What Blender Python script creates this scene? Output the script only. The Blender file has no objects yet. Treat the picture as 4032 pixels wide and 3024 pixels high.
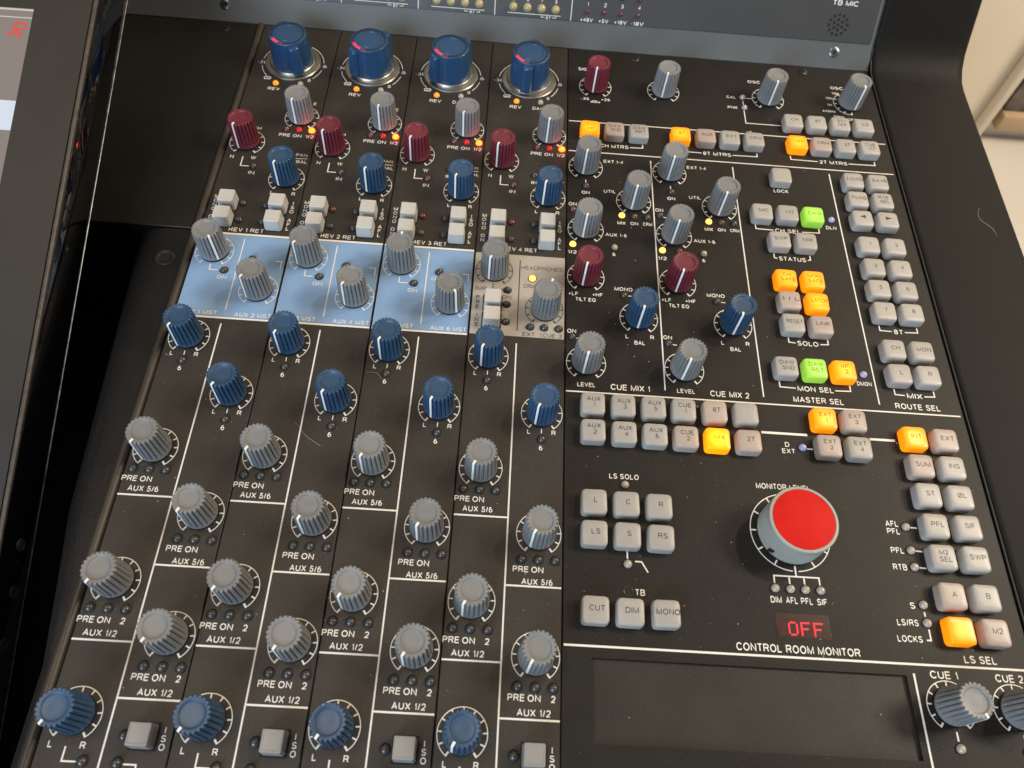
import bpy, bmesh, math, random
from math import sin, cos, pi, radians
from mathutils import Matrix, Vector

random.seed(7)
K = 0.001                                   # everything below is written in millimetres
scene = bpy.context.scene
COL = scene.collection

# ------------------------------------------------------------------ camera
R = ((0.99744056, 0.04286422, 0.05722754), (0.06570761, -0.86510609, -0.4972665), (0.02819295, 0.49975406, -0.8657084))
CAM = Vector((-44.52249, -229.46502, 401.83717)) * K
cd = bpy.data.cameras.new('camera')
cam = bpy.data.objects.new('camera', cd); COL.objects.link(cam)
cam.matrix_world = Matrix(((R[0][0], -R[1][0], -R[2][0], CAM.x), (R[0][1], -R[1][1], -R[2][1], CAM.y),
                           (R[0][2], -R[1][2], -R[2][2], CAM.z), (0, 0, 0, 1)))
cd.sensor_fit = 'HORIZONTAL'; cd.sensor_width = 36.0; cd.lens = 27.385
cd.clip_start = 0.01; cd.clip_end = 60
cd.dof.use_dof = True; cd.dof.focus_distance = 0.47; cd.dof.aperture_fstop = 13.0
scene.camera = cam

# ------------------------------------------------------------------ world, lamps, exposure
world = bpy.data.worlds.new('World'); scene.world = world; world.use_nodes = True
bg = world.node_tree.nodes['Background']
bg.inputs[0].default_value = (0.62, 0.56, 0.50, 1); bg.inputs[1].default_value = 0.22

def area(name, loc, target, sx, sy, energy, col):
    l = bpy.data.lights.new(name, 'AREA'); l.shape = 'RECTANGLE'; l.size = sx; l.size_y = sy
    l.energy = energy; l.color = col
    o = bpy.data.objects.new(name, l); COL.objects.link(o); o.location = loc
    o.rotation_euler = (Vector(target) - Vector(loc)).to_track_quat('-Z', 'Y').to_euler()
    return o
area('window_light', (-1.1, -1.95, 0.95), (0, 0, 0), 1.4, 1.1, 58, (0.64, 0.82, 1.0))
area('ceiling_lamp', (-0.75, 0.05, 2.2), (0, 0.05, 0), 0.9, 0.9, 17, (1.0, 0.82, 0.63))
area('small_ceiling_spot', (1.15, 0.75, 1.7), (0.1, 0, 0), 0.12, 0.12, 10, (1.0, 0.80, 0.58))
area('wall_fill', (1.35, 0.25, 1.1), (1.2, 1.05, -0.3), 0.5, 0.5, 34, (1.0, 0.88, 0.70))  # added fill that brightens the cream wall, not a fitting of the room

vs = scene.view_settings
vs.view_transform = 'Standard'; vs.look = 'None'; vs.exposure = 0.0; vs.gamma = 1.0; vs.use_curve_mapping = False

# ------------------------------------------------------------------ materials
def mat(name, col, rough=0.5, metal=0.0, emit=None, estr=0.0, spec=0.5, coat=0.0, bump=0.0, bscale=900.0,
        vary=0.0, vscale=60.0, speck=0.0, trans=0.0, sss=0.0, rvary=0.0, orand=0.0):
    m = bpy.data.materials.new(name); m.use_nodes = True
    nt = m.node_tree; N = nt.nodes; L = nt.links; b = N['Principled BSDF']
    b.inputs['Base Color'].default_value = (*col, 1); b.inputs['Roughness'].default_value = rough
    b.inputs['Metallic'].default_value = metal; b.inputs['Specular IOR Level'].default_value = spec
    b.inputs['Coat Weight'].default_value = coat; b.inputs['Coat Roughness'].default_value = 0.12
    b.inputs['Transmission Weight'].default_value = trans
    if sss:
        b.inputs['Subsurface Weight'].default_value = sss; b.inputs['Subsurface Radius'].default_value = (.002, .002, .002)
    if emit:
        b.inputs['Emission Color'].default_value = (*emit, 1); b.inputs['Emission Strength'].default_value = estr
    if bump or vary or speck or rvary:
        tc = N.new('ShaderNodeTexCoord')
    if vary or speck:
        n = N.new('ShaderNodeTexNoise'); n.inputs['Scale'].default_value = vscale; n.inputs['Detail'].default_value = 6
        L.new(tc.outputs['Object'], n.inputs['Vector'])
        r = N.new('ShaderNodeMapRange'); r.inputs['From Min'].default_value = .3; r.inputs['From Max'].default_value = .7
        r.inputs['To Min'].default_value = 1 - vary; r.inputs['To Max'].default_value = 1 + vary
        L.new(n.outputs['Fac'], r.inputs['Value'])
        mx = N.new('ShaderNodeVectorMath'); mx.operation = 'SCALE'; mx.inputs[0].default_value = col
        L.new(r.outputs['Result'], mx.inputs['Scale'])
        out = mx.outputs['Vector']
        if speck:
            n2 = N.new('ShaderNodeTexNoise'); n2.inputs['Scale'].default_value = 1500; n2.inputs['Detail'].default_value = 2
            L.new(tc.outputs['Object'], n2.inputs['Vector'])
            r2 = N.new('ShaderNodeMapRange'); r2.inputs['From Min'].default_value = .60; r2.inputs['From Max'].default_value = .80
            r2.inputs['To Min'].default_value = 0; r2.inputs['To Max'].default_value = speck
            L.new(n2.outputs['Fac'], r2.inputs['Value'])
            n3 = N.new('ShaderNodeTexNoise'); n3.inputs['Scale'].default_value = 28; n3.inputs['Detail'].default_value = 4
            L.new(tc.outputs['Object'], n3.inputs['Vector'])
            mm = N.new('ShaderNodeMath'); mm.operation = 'MULTIPLY'; L.new(r2.outputs['Result'], mm.inputs[0]); L.new(n3.outputs['Fac'], mm.inputs[1])
            ad = N.new('ShaderNodeMix'); ad.data_type = 'RGBA'; L.new(mm.outputs[0], ad.inputs['Factor'])
            L.new(out, ad.inputs['A']); ad.inputs['B'].default_value = (.42, .39, .34, 1)
            out = ad.outputs['Result']
        if orand:                                  # moulding batches and handling: every knob and cap a little different
            oi = N.new('ShaderNodeObjectInfo'); ro = N.new('ShaderNodeMapRange')
            ro.inputs['To Min'].default_value = 1 - orand; ro.inputs['To Max'].default_value = 1 + orand
            L.new(oi.outputs['Random'], ro.inputs['Value'])
            so = N.new('ShaderNodeVectorMath'); so.operation = 'SCALE'; L.new(out, so.inputs[0]); L.new(ro.outputs['Result'], so.inputs['Scale'])
            out = so.outputs['Vector']
        L.new(out, b.inputs['Base Color'])
    if rvary:
        n4 = N.new('ShaderNodeTexNoise'); n4.inputs['Scale'].default_value = 22; n4.inputs['Detail'].default_value = 5
        L.new(tc.outputs['Object'], n4.inputs['Vector'])
        r4 = N.new('ShaderNodeMapRange'); r4.inputs['From Min'].default_value = .3; r4.inputs['From Max'].default_value = .7
        r4.inputs['To Min'].default_value = rough - rvary; r4.inputs['To Max'].default_value = rough + rvary
        L.new(n4.outputs['Fac'], r4.inputs['Value']); L.new(r4.outputs['Result'], b.inputs['Roughness'])
    if bump:
        n5 = N.new('ShaderNodeTexNoise'); n5.inputs['Scale'].default_value = bscale; n5.inputs['Detail'].default_value = 3
        L.new(tc.outputs['Object'], n5.inputs['Vector'])
        bp = N.new('ShaderNodeBump'); bp.inputs['Strength'].default_value = bump; bp.inputs['Distance'].default_value = .0006
        L.new(n5.outputs['Fac'], bp.inputs['Height']); L.new(bp.outputs['Normal'], b.inputs['Normal'])
    return m

def lit_cap(name, edge, core, s_edge, s_core):
    """Back-lit translucent cap: the lamp sits under the middle of the cap."""
    m = mat(name, (.55, .3, .08), .3)
    nt = m.node_tree; N = nt.nodes; L = nt.links; b = N['Principled BSDF']
    tc = N.new('ShaderNodeTexCoord'); mp = N.new('ShaderNodeMapping'); mp.inputs['Scale'].default_value = (1, 1, 0.0)
    L.new(tc.outputs['Object'], mp.inputs['Vector'])
    ln = N.new('ShaderNodeVectorMath'); ln.operation = 'LENGTH'; L.new(mp.outputs['Vector'], ln.inputs[0])
    rm = N.new('ShaderNodeMapRange'); rm.interpolation_type = 'SMOOTHSTEP'
    rm.inputs['From Min'].default_value = .0005; rm.inputs['From Max'].default_value = .0075
    L.new(ln.outputs['Value'], rm.inputs['Value'])
    mx = N.new('ShaderNodeMix'); mx.data_type = 'RGBA'; L.new(rm.outputs['Result'], mx.inputs['Factor'])
    mx.inputs['A'].default_value = (*core, 1); mx.inputs['B'].default_value = (*edge, 1)
    L.new(mx.outputs['Result'], b.inputs['Emission Color'])
    r2 = N.new('ShaderNodeMapRange'); L.new(rm.outputs['Result'], r2.inputs['Value'])
    r2.inputs['To Min'].default_value = s_core; r2.inputs['To Max'].default_value = s_edge
    L.new(r2.outputs['Result'], b.inputs['Emission Strength'])
    L.new(mx.outputs['Result'], b.inputs['Base Color'])
    return m

M = {}
M['panel'] = mat('black_painted_panel', (.026, .022, .018), .50, bump=.25, bscale=1500, vary=.12, vscale=60, speck=.34, rvary=.025, spec=.45)
M['master_panel'] = mat('black_master_panel', (.0140, .0125, .0110), .48, bump=.18, bscale=1500, vary=.12, vscale=60, speck=.22, rvary=.025, spec=.22)
M['recess'] = mat('dusty_recess', (.018, .0155, .013), .50, bump=.14, bscale=1300, vary=.3, vscale=30, speck=.14, rvary=.025, spec=.4)
M['legend'] = mat('white_print', (.78, .75, .70), .55)
M['dark_print'] = mat('dark_print', (.03, .03, .03), .55)
M['blue_print'] = mat('pale_blue_print', (.215, .350, .560), .40, bump=.12, bscale=1500, vary=.10, vscale=45, rvary=.05, speck=.10)
M['grey_print'] = mat('warm_grey_print', (.40, .362, .318), .43, bump=.12, bscale=1500, vary=.10, vscale=45, rvary=.05, speck=.12)
M['grey_knob'] = mat('grey_knob_plastic', (.192, .196, .199), .43, bump=.05, bscale=2500, vary=.08, vscale=150, orand=.09)
M['blue_knob'] = mat('blue_knob_plastic', (.025, .066, .136), .38, bump=.05, bscale=2500, vary=.10, vscale=150, orand=.13, speck=.06)
M['red_knob'] = mat('maroon_knob_plastic', (.145, .019, .033), .42, bump=.05, bscale=2500, vary=.10, vscale=150, orand=.10, speck=.06)
M['pointer'] = mat('white_pointer', (.85, .84, .80), .45)
M['collar'] = mat('knob_collar_black', (.008, .008, .008), .5)
M['big_blue'] = mat('large_knob_blue', (.018, .062, .150), .27, bump=.03, bscale=1500, vary=.05, vscale=120)
M['dark_slot'] = mat('dark_led_window', (.006, .008, .014), .3)
M['red_slot'] = mat('lit_led_window', (.5, .02, .03), .4, emit=(1, .035, .06), estr=1.5)
M['dim_slot'] = mat('dim_led_window', (.2, .01, .02), .4, emit=(1, .02, .04), estr=.16)
M['silver'] = mat('brushed_aluminium', (.40, .39, .36), .34, 1.0, bump=.06, bscale=1200, rvary=.08)
M['cap'] = mat('milky_cap', (.375, .355, .332), .36, vary=.05, vscale=160, bump=.05, bscale=900, sss=.35, orand=.05)
M['pink_cap'] = mat('pinkish_cap', (.42, .345, .305), .36, vary=.05, vscale=160, bump=.05, bscale=900, sss=.35, orand=.05)  # dim lamp glow painted in as a pinkish base colour
M['orange_cap'] = lit_cap('lit_orange_cap', (1.0, .27, .003), (1.0, .40, .008), .72, .95)
M['yellow_cap'] = lit_cap('lit_yellow_cap', (1.0, .34, .002), (1.0, .60, .012), .80, 1.1)
M['green_cap'] = lit_cap('lit_green_cap', (.24, .48, .05), (.33, .62, .075), .62, .82)
M['caption'] = mat('cap_caption_print', (.03, .027, .025), .5)
M['caption_orange'] = mat('caption_on_lit_cap', (.16, .03, .0), .5, emit=(.38, .085, .0), estr=.5)
M['caption_green'] = mat('caption_on_green_cap', (.06, .15, .02), .5, emit=(.08, .22, .02), estr=.4)
M['white_push'] = mat('pale_push_button', (.52, .505, .48), .42, vary=.03, vscale=200)
M['grey_push'] = mat('grey_push_button', (.27, .265, .255), .45, vary=.03, vscale=200)
M['led_dark'] = mat('smoky_led', (.050, .050, .048), .22, coat=.3)
M['led_brown'] = mat('unlit_amber_led', (.10, .045, .03), .16, coat=.5)
M['led_redoff'] = mat('unlit_red_led', (.13, .03, .028), .16, coat=.5)
M['led_red'] = mat('glowing_red_led', (.3, .01, .01), .2, emit=(1, .01, .012), estr=.30)
M['led_hot'] = mat('bright_red_led', (.9, .1, .02), .2, emit=(1, .05, .003), estr=15.0)
M['led_yellow'] = mat('lit_yellow_led', (.9, .5, .02), .2, emit=(1, .50, .140), estr=1.7)
M['led_amber'] = mat('lit_amber_led', (.7, .26, .03), .2, emit=(1, .36, .02), estr=.62)
M['led_clear'] = mat('clear_led', (.40, .36, .30), .14, coat=.6)
M['led_violet'] = mat('violet_led', (.30, .30, .46), .14, coat=.6, emit=(.3, .36, .9), estr=.22)
M['led_cream'] = mat('cream_led', (.42, .36, .19), .25, coat=.4)
M['hole'] = mat('black_hole', (.002, .002, .003), .7)
M['monitor_grey'] = mat('monitor_knob_grey', (.33, .33, .29), .45, bump=.04, bscale=2000)
M['red_disc'] = mat('red_disc', (.58, .010, .007), .60, bump=.08, bscale=2500, vary=.06, vscale=120, spec=.15)
M['display'] = mat('dark_red_window', (.020, .003, .003), .28, vary=.7, vscale=150, emit=(.6, .0, .01), estr=.022, speck=.35)
M['dot'] = mat('lit_red_dot', (.8, .02, .03), .4, emit=(1, .012, .03), estr=1.5)
M['dot_glow'] = mat('display_segment_glow', (.2, .005, .01), .5, emit=(1, .0, .02), estr=.32)
M['frame'] = mat('black_chassis', (.010, .010, .011), .55, bump=.10, bscale=900)
M['plate'] = mat('black_satin_plate', (.0135, .0118, .0105), .34, bump=.05, bscale=1200, vary=.2, vscale=30, speck=.06, rvary=.025, spec=.35)
M['low_plate'] = mat('black_lower_plate', (.0058, .0056, .0062), .45, bump=.25, bscale=900, speck=.16, vary=.2, vscale=30, spec=.3)  # the monitor's shade is put into this darker base colour
M['ridge'] = mat('brownish_ridge', (.040, .030, .022), .45, bump=.1, bscale=900, vary=.2, vscale=40)  # warm highlight of the dark ridge put into its base colour
M['bridge'] = mat('slate_bridge_paint', (.095, .105, .112), .34, bump=.10, bscale=1500, vary=.10, vscale=20, rvary=.025)  # cool window glow partly mixed into the bluish base colour
M['meter_panel'] = mat('dark_grey_meter_panel', (.045, .046, .048), .45, bump=.12, bscale=1600, vary=.08, vscale=20, speck=.06)
M['cheek'] = mat('black_leatherette', (.0050, .0047, .0045), .58, bump=.35, bscale=1100, vary=.12, vscale=40, spec=.16)
M['screw'] = mat('dark_screw', (.06, .062, .066), .32, .8)
M['steel_screw'] = mat('steel_screw', (.22, .24, .27), .30, .9)
M['gloss_black'] = mat('gloss_black_side', (.0015, .0015, .002), .03, spec=.9)
M['bezel'] = mat('matte_black_bezel', (.024, .021, .018), .55, bump=.12, bscale=1500, vary=.1, vscale=30, speck=.10, spec=.4)
M['trim'] = mat('worn_trim', (.085, .070, .056), .45, .2, vary=.25, vscale=200)
M['edge_trim'] = mat('pale_edge', (.15, .15, .16), .3, .4, vary=.7, vscale=140)
M['screen_grey'] = mat('screen_lit_grey', (.04, .04, .04), .35, emit=(.20, .162, .14), estr=1.0)
M['screen_pale'] = mat('screen_lit_pale', (.05, .05, .05), .35, emit=(.60, .66, .78), estr=1.0)
M['screen_line'] = mat('screen_lit_line', (.05, .05, .05), .35, emit=(.50, .50, .46), estr=1.0)
M['screen_red'] = mat('screen_lit_red', (.05, .02, .02), .35, emit=(.72, .045, .03), estr=1.0)
M['wall'] = mat('cream_wall_paint', (.66, .58, .46), .7, vary=.04, vscale=3)
M['floor'] = mat('pale_floor', (.52, .48, .43), .6, vary=.05, vscale=4)
M['wood'] = mat('pale_wood', (.42, .29, .17), .5, vary=.2, vscale=8)
M['mottled'] = mat('mottled_dark', (.10, .085, .07), .7, vary=.9, vscale=22)
M['lint'] = mat('lint', (.55, .50, .42), .7)
M['crumb'] = mat('crumb', (.40, .30, .16), .7, vary=.4, vscale=600)
M['dust'] = mat('dust_grain', (.50, .47, .42), .8)

# ------------------------------------------------------------------ object helpers
def obj(name, mesh, parent=None, loc=(0, 0, 0), rz=0.0, label=None, mx=None):
    o = bpy.data.objects.new(name, mesh); COL.objects.link(o)
    if parent is not None: o.parent = parent
    if mx is not None: o.matrix_local = mx
    else:
        o.location = (loc[0] * K, loc[1] * K, loc[2] * K); o.rotation_euler = (0, 0, rz)
    if label: o['label'] = label
    return o

def thing(name, label, cat, loc=(0, 0, 0), group=None):
    o = obj(name, None, None, loc); o['label'] = label; o['category'] = cat
    if group: o['group'] = group
    return o

def done(bm, name, m, angle=35):
    me = bpy.data.meshes.new(name)
    bmesh.ops.recalc_face_normals(bm, faces=bm.faces)
    for v in bm.verts: v.co *= K
    bm.to_mesh(me); bm.free()
    me.materials.append(m)
    for p in me.polygons: p.use_smooth = True
    if angle is not None: me.set_sharp_from_angle(angle=radians(angle))
    return me

def box(bm, x0, x1, y0, y1, z0, z1, bev=0.0, seg=2):
    v = [bm.verts.new((x, y, z)) for x in (x0, x1) for y in (y0, y1) for z in (z0, z1)]
    fs = [bm.faces.new([v[i] for i in q]) for q in ((0, 1, 3, 2), (4, 6, 7, 5), (0, 4, 5, 1), (2, 3, 7, 6), (0, 2, 6, 4), (1, 5, 7, 3))]
    if bev:
        es = list({e for f in fs for e in f.edges})
        bmesh.ops.bevel(bm, geom=es, offset=bev, segments=seg, affect='EDGES', profile=.5)

def rings(bm, loops, cap0=True, cap1=True):
    """Loft closed loops of equal length."""
    prev = None; first = None
    for lp in loops:
        vs_ = [bm.verts.new(p) for p in lp]
        if prev:
            n = len(vs_)
            for i in range(n): bm.faces.new((prev[i], prev[(i + 1) % n], vs_[(i + 1) % n], vs_[i]))
        else: first = vs_
        prev = vs_
    if cap0: bm.faces.new(list(reversed(first)))
    if cap1: bm.faces.new(prev)

def circ(r, z, n=48, cx=0, cy=0): return [(cx + r * cos(2 * pi * i / n), cy + r * sin(2 * pi * i / n), z) for i in range(n)]
def lathe(bm, prof, n=48, cx=0, cy=0, cap0=True): rings(bm, [circ(r, z, n, cx, cy) for r, z in prof], cap0)

# ---- flat printing: every mark of one legend goes to one mesh
class Print:
    def __init__(self, z=.08): self.bm = bmesh.new(); self.z = z
    def quad(self, pts): self.bm.faces.new([self.bm.verts.new((x, y, self.z)) for x, y in pts])
    def line(self, x0, y0, x1, y1, w=.8):
        dx, dy = x1 - x0, y1 - y0; l = math.hypot(dx, dy) or 1; nx, ny = -dy / l * w / 2, dx / l * w / 2
        self.quad([(x0 + nx, y0 + ny), (x0 - nx, y0 - ny), (x1 - nx, y1 - ny), (x1 + nx, y1 + ny)])
    def poly(self, pts, w=.8):
        for i, ((a, b), (c, d)) in enumerate(zip(pts, pts[1:])):
            l = math.hypot(c - a, d - b) or 1; e = w / 2 - .01 * (i % 2); ux, uy = (c - a) / l * e, (d - b) / l * e
            old = self.z; self.z += .012 * (i % 3)
            self.line(a - ux, b - uy, c + ux, d + uy, w); self.z = old
    def arc(self, cx, cy, r, a0, a1, w=.45, n=None):
        n = n or max(4, int(abs(a1 - a0) / 5)); p = None
        for i in range(n + 1):
            a = radians(a0 + (a1 - a0) * i / n)
            q = [self.bm.verts.new((cx + rr * cos(a), cy + rr * sin(a), self.z)) for rr in (r - w / 2, r + w / 2)]
            if p: self.bm.faces.new((p[0], p[1], q[1], q[0]))
            p = q
    def tick(self, cx, cy, r0, r1, a, w=.75):
        a = radians(a); old = self.z; self.z += .015
        self.line(cx + r0 * cos(a), cy + r0 * sin(a), cx + r1 * cos(a), cy + r1 * sin(a), w); self.z = old
    def dial(self, cx, cy, r=12.0, r0=9.7, a0=-53, a1=233, n=11):
        self.arc(cx, cy, r, a0, a1)
        for i in range(n):
            self.tick(cx, cy, r0, r + .22, a0 + (a1 - a0) * i / (n - 1), .95 if i in (0, n - 1) else .72)
    def text(self, s, cx, cy, h=2.7, w=None, t=.165):
        """centred on (cx, cy) with cap height h; w is the printed width"""
        vts, fcs, x0, x1 = glyphs(s, t)
        h *= 1.09; sy = h; sx = (1.03 * w / (x1 - x0)) if w else sy * .95
        ox = cx - sx * (x0 + x1) / 2
        vv = [self.bm.verts.new((ox + x * sx, cy - h / 2 + y * sy, self.z + .008 * k)) for x, y, k in vts]
        for f in fcs: self.bm.faces.new([vv[i] for i in f])
    def column(self, s, cx, cy, step=3.65, h=2.75):
        n = len(s)
        for i, c in enumerate(s): self.text(c, cx, cy + step * ((n - 1) / 2 - i), h)
    def bracket(self, x0, x1, y, s, cx, h, w, up=3.3, lw=.75):
        """lettering with an upturned bracket on both sides"""
        self.text(s, cx, y, h, w)
        self.poly([(x0, y + up), (x0, y + .3), (cx - w / 2 - 1.8, y)], lw); self.poly([(x1, y + up), (x1, y + .3), (cx + w / 2 + 1.8, y)], lw)
    def mesh(self, name, m): return done(self.bm, name, m, None)

def el(cx, cy, rx, ry, a0, a1, n=12):
    return [(cx + rx * cos(radians(a0 + (a1 - a0) * i / n)), cy + ry * sin(radians(a0 + (a1 - a0) * i / n))) for i in range(n + 1)]
# plain sans-serif capitals: width in cap heights, then centre lines in a unit box
GL = {
 'A': (.92, [[(0, 0), (.5, 1), (1, 0)], [(.19, .33), (.81, .33)]]),
 'B': (.84, [[(0, 0), (0, 1), (.62, 1)] + el(.62, .77, .33, .23, 90, -90) + [(.05, .54)], [(.62, .54)] + el(.64, .27, .36, .27, 90, -90) + [(.04, 0)]]),
 'C': (.90, [el(.54, .5, .54, .5, 38, 322, 22)]),
 'D': (.88, [[(.5, 1), (0, 1), (0, 0), (.5, 0)] + el(.5, .5, .5, .5, -90, 90, 16)]),
 'E': (.78, [[(1, 1), (0, 1), (0, 0), (1, 0)], [(.05, .53), (.93, .53)]]),
 'F': (.72, [[(1, 1), (0, 1), (0, 0)], [(.05, .52), (.86, .52)]]),
 'G': (.94, [el(.52, .5, .52, .5, 38, 300, 20) + [(1, .18), (1, .47), (.56, .47)]]),
 'H': (.86, [[(0, 0), (0, 1)], [(1, 0), (1, 1)], [(.05, .53), (.95, .53)]]),
 'I': (.15, [[(.5, 0), (.5, 1)]]),
 'K': (.86, [[(0, 0), (0, 1)], [(.06, .36), (.95, 1)], [(.34, .58), (1, 0)]]),
 'L': (.70, [[(0, 1), (0, 0), (1, 0)]]),
 'M': (1.0, [[(0, 0), (0, 1), (.5, .03), (1, 1), (1, 0)]]),
 'N': (.86, [[(0, 0), (0, 1), (1, 0), (1, 1)]]),
 'O': (.96, [el(.5, .5, .5, .5, 0, 360, 30)]),
 'P': (.80, [[(0, 0), (0, 1), (.64, 1)] + el(.66, .74, .34, .26, 90, -90) + [(.05, .48)]]),
 'Q': (.96, [el(.5, .5, .5, .5, 0, 360, 30), [(.62, .26), (.98, -.02)]]),
 'R': (.86, [[(0, 0), (0, 1), (.64, 1)] + el(.64, .75, .32, .25, 90, -90) + [(.05, .50)], [(.55, .47), (.72, .38), (1, 0)]]),
 'S': (.80, [el(.5, .76, .46, .24, 20, 180, 12) + [(.06, .68), (.2, .58), (.8, .45), (.96, .34)] + el(.5, .26, .5, .26, 0, -162, 14)]),
 'T': (.76, [[(0, 1), (1, 1)], [(.5, .95), (.5, 0)]]),
 'U': (.84, [[(0, 1), (0, .34)] + el(.5, .34, .5, .34, 180, 360, 14) + [(1, 1)]]),
 'V': (.86, [[(0, 1), (.5, 0), (1, 1)]]),
 'W': (1.18, [[(0, 1), (.26, 0), (.5, 1), (.74, 0), (1, 1)]]),
 'X': (.84, [[(0, 0), (1, 1)], [(0, 1), (1, 0)]]),
 'Y': (.84, [[(0, 1), (.5, .45), (1, 1)], [(.5, .45), (.5, 0)]]),
 'Z': (.78, [[(0, 1), (1, 1), (0, 0), (1, 0)]]),
 '0': (.68, [el(.5, .5, .5, .5, 0, 360, 26)]),
 '1': (.34, [[(0, .74), (.55, .8), (1, 1), (1, 0)]]),
 '2': (.70, [el(.5, .7, .48, .3, 170, -25, 12) + [(.7, .38), (.2, .15), (0, 0), (1, 0)]]),
 '3': (.70, [el(.48, .75, .44, .25, 160, -90, 12), el(.48, .27, .52, .27, 80, -165, 14)]),
 '4': (.72, [[(.74, 0), (.74, 1), (0, .3), (1, .3)]]),
 '5': (.70, [[(.9, 1), (.2, 1), (.08, .48)] + el(.48, .32, .52, .32, 125, -165, 16)]),
 '6': (.70, [el(.5, .31, .5, .31, 180, -180, 22), [(.0, .33), (.05, .68), (.25, .92), (.72, 1)]]),
 '7': (.68, [[(0, 1), (1, 1), (.6, .55), (.34, 0)]]),
 '8': (.70, [el(.5, .76, .43, .24, 0, 360, 20), el(.5, .26, .5, .26, 0, 360, 20)]),
 '/': (.36, [[(0, 0), (1, 1)]]),
 '+': (.66, [[(0, .42), (1, .42)], [(.5, .08), (.5, .76)]]),
 '-': (.36, [[(0, .40), (1, .40)]]),
 'k': (.58, [[(0, 0), (0, 1)], [(.06, .24), (.9, .72)], [(.38, .42), (1, 0)]]),
 'z': (.58, [[(0, .7), (1, .7), (0, 0), (1, 0)]]),
 'd': (.62, [[(1, 0), (1, 1)], el(.5, .34, .5, .34, 0, 360, 18)]),
 'u': (.60, [[(0, .7), (0, .25)] + el(.5, .25, .5, .25, 180, 360, 10) + [(1, .7)], [(1, .3), (1, 0)]]),
 '\u221e': (1.5, [el(.24, .45, .24, .27, 40, 320, 16) + el(.76, .45, .24, .27, 220, 500, 16)[0:] + [(.42, .64)]]),
 '\u00d8': (.96, [el(.5, .5, .5, .5, 0, 360, 30), [(.06, -.04), (.94, 1.04)]]),
}
def stroke(pts, t):
    """mitred ribbon along a centre line"""
    pts = [p for i, p in enumerate(pts) if i == 0 or math.dist(p, pts[i - 1]) > 1e-4]
    closed = math.dist(pts[0], pts[-1]) < 1e-3
    if closed: pts = pts[:-1]
    n = len(pts); out = []
    for i in range(n):
        a = pts[i - 1] if (i or closed) else None; b = pts[i]; c = pts[(i + 1) % n] if (i < n - 1 or closed) else None
        d1 = ((b[0] - a[0]), (b[1] - a[1])) if a else None; d2 = ((c[0] - b[0]), (c[1] - b[1])) if c else None
        d1 = d1 or d2; d2 = d2 or d1
        l1, l2 = math.hypot(*d1), math.hypot(*d2); n1 = (-d1[1] / l1, d1[0] / l1); n2 = (-d2[1] / l2, d2[0] / l2)
        mx_, my_ = n1[0] + n2[0], n1[1] + n2[1]; ml = math.hypot(mx_, my_)
        if ml < .2: mx_, my_, ml = n1[0], n1[1], 1
        mx_, my_ = mx_ / ml, my_ / ml; q = min(1 / max(.2, mx_ * n1[0] + my_ * n1[1]), 1.9) * t / 2
        out.append(((b[0] + mx_ * q, b[1] + my_ * q), (b[0] - mx_ * q, b[1] - my_ * q)))
    return out, closed
_gl = {}
def glyphs(s, t):
    key = (s, t)
    if key not in _gl:
        vts, fcs, x = [], [], 0.0
        for ch in s:
            if ch == ' ': x += .46; continue
            w, strokes = GL[ch]
            for k, st_ in enumerate(strokes):
                pts = [(x + t / 2 + px_ * max(w - t, 0), t / 2 + py_ * (1 - t)) for px_, py_ in st_]
                rib, closed = stroke(pts, t); o = len(vts); n = len(rib)
                for l, r in rib: vts += [(l[0], l[1], k), (r[0], r[1], k)]
                for i in range(n if closed else n - 1):
                    j = (i + 1) % n; fcs.append((o + 2 * i, o + 2 * i + 1, o + 2 * j + 1, o + 2 * j))
            x += w + .17
        _gl[key] = (vts, fcs, min(v[0] for v in vts), max(v[0] for v in vts))
    return _gl[key]

# ------------------------------------------------------------------ fluted knob
FL = 22
def flute(r, z, depth, per=10):
    out = []; n = FL * per
    for i in range(n):
        t = (i % per) / per; d = max(0.0, 1 - abs(t - .5) / .27); d = d * d * (3 - 2 * d)
        rr = r - depth * d; a = 2 * pi * i / n; out.append((rr * cos(a), rr * sin(a), z))
    return out
def knob_mesh(m, H=22.5, rb=9.3, rt=8.45):
    bm = bmesh.new(); rad = lambda z: rb + (rt - rb) * z / H
    lv = [(1.5, 0, -.15), (2.0, 0, 0), (2.9, 0, 0), (3.9, .8, 0), (H * .5, 1, 0), (H - .9, 1, 0), (H - .35, 1, -.12), (H, .95, -.5)]
    loops = [flute(rad(z) + o, z, (1.05 * f)) for z, f, o in lv]
    n = FL * 10
    loops += [circ(r, z, n) for r, z in ((6.15, H), (5.95, H - .1), (5.6, H - .75), (5.2, H - .85), (2.5, H - .75))]
    rings(bm, loops)
    return done(bm, 'fluted_knob', m, 40)
def pointer_mesh(H=22.5, rb=9.3, rt=8.45):
    bm = bmesh.new(); rad = lambda z: rb + (rt - rb) * z / H; w = .62
    path = [(rad(2.2) + .16, 2.2), (rad(H * .5) + .16, H * .5), (rad(H - .5) + .16, H - .5), (rt - .15, H + .12), (6.25, H + .12)]
    inner = [(rad(2.2) - .9, 2.2), (rad(H * .5) - .9, H * .5), (rad(H - .5) - 1, H - .8), (rt - .9, H - .6), (6.25, H - .5)]
    rows = []
    for (a, b), (c, d) in zip(path, inner):
        rows.append([bm.verts.new(p) for p in ((c, -w, d), (a, -w, b), (a, w, b), (c, w, d))])
    for p, q in zip(rows, rows[1:]):
        for i in range(4): bm.faces.new((p[i], p[(i + 1) % 4], q[(i + 1) % 4], q[i]))
    bm.faces.new(list(reversed(rows[0]))); bm.faces.new(rows[-1])
    return done(bm, 'pointer_line', M['pointer'], 30)
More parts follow.
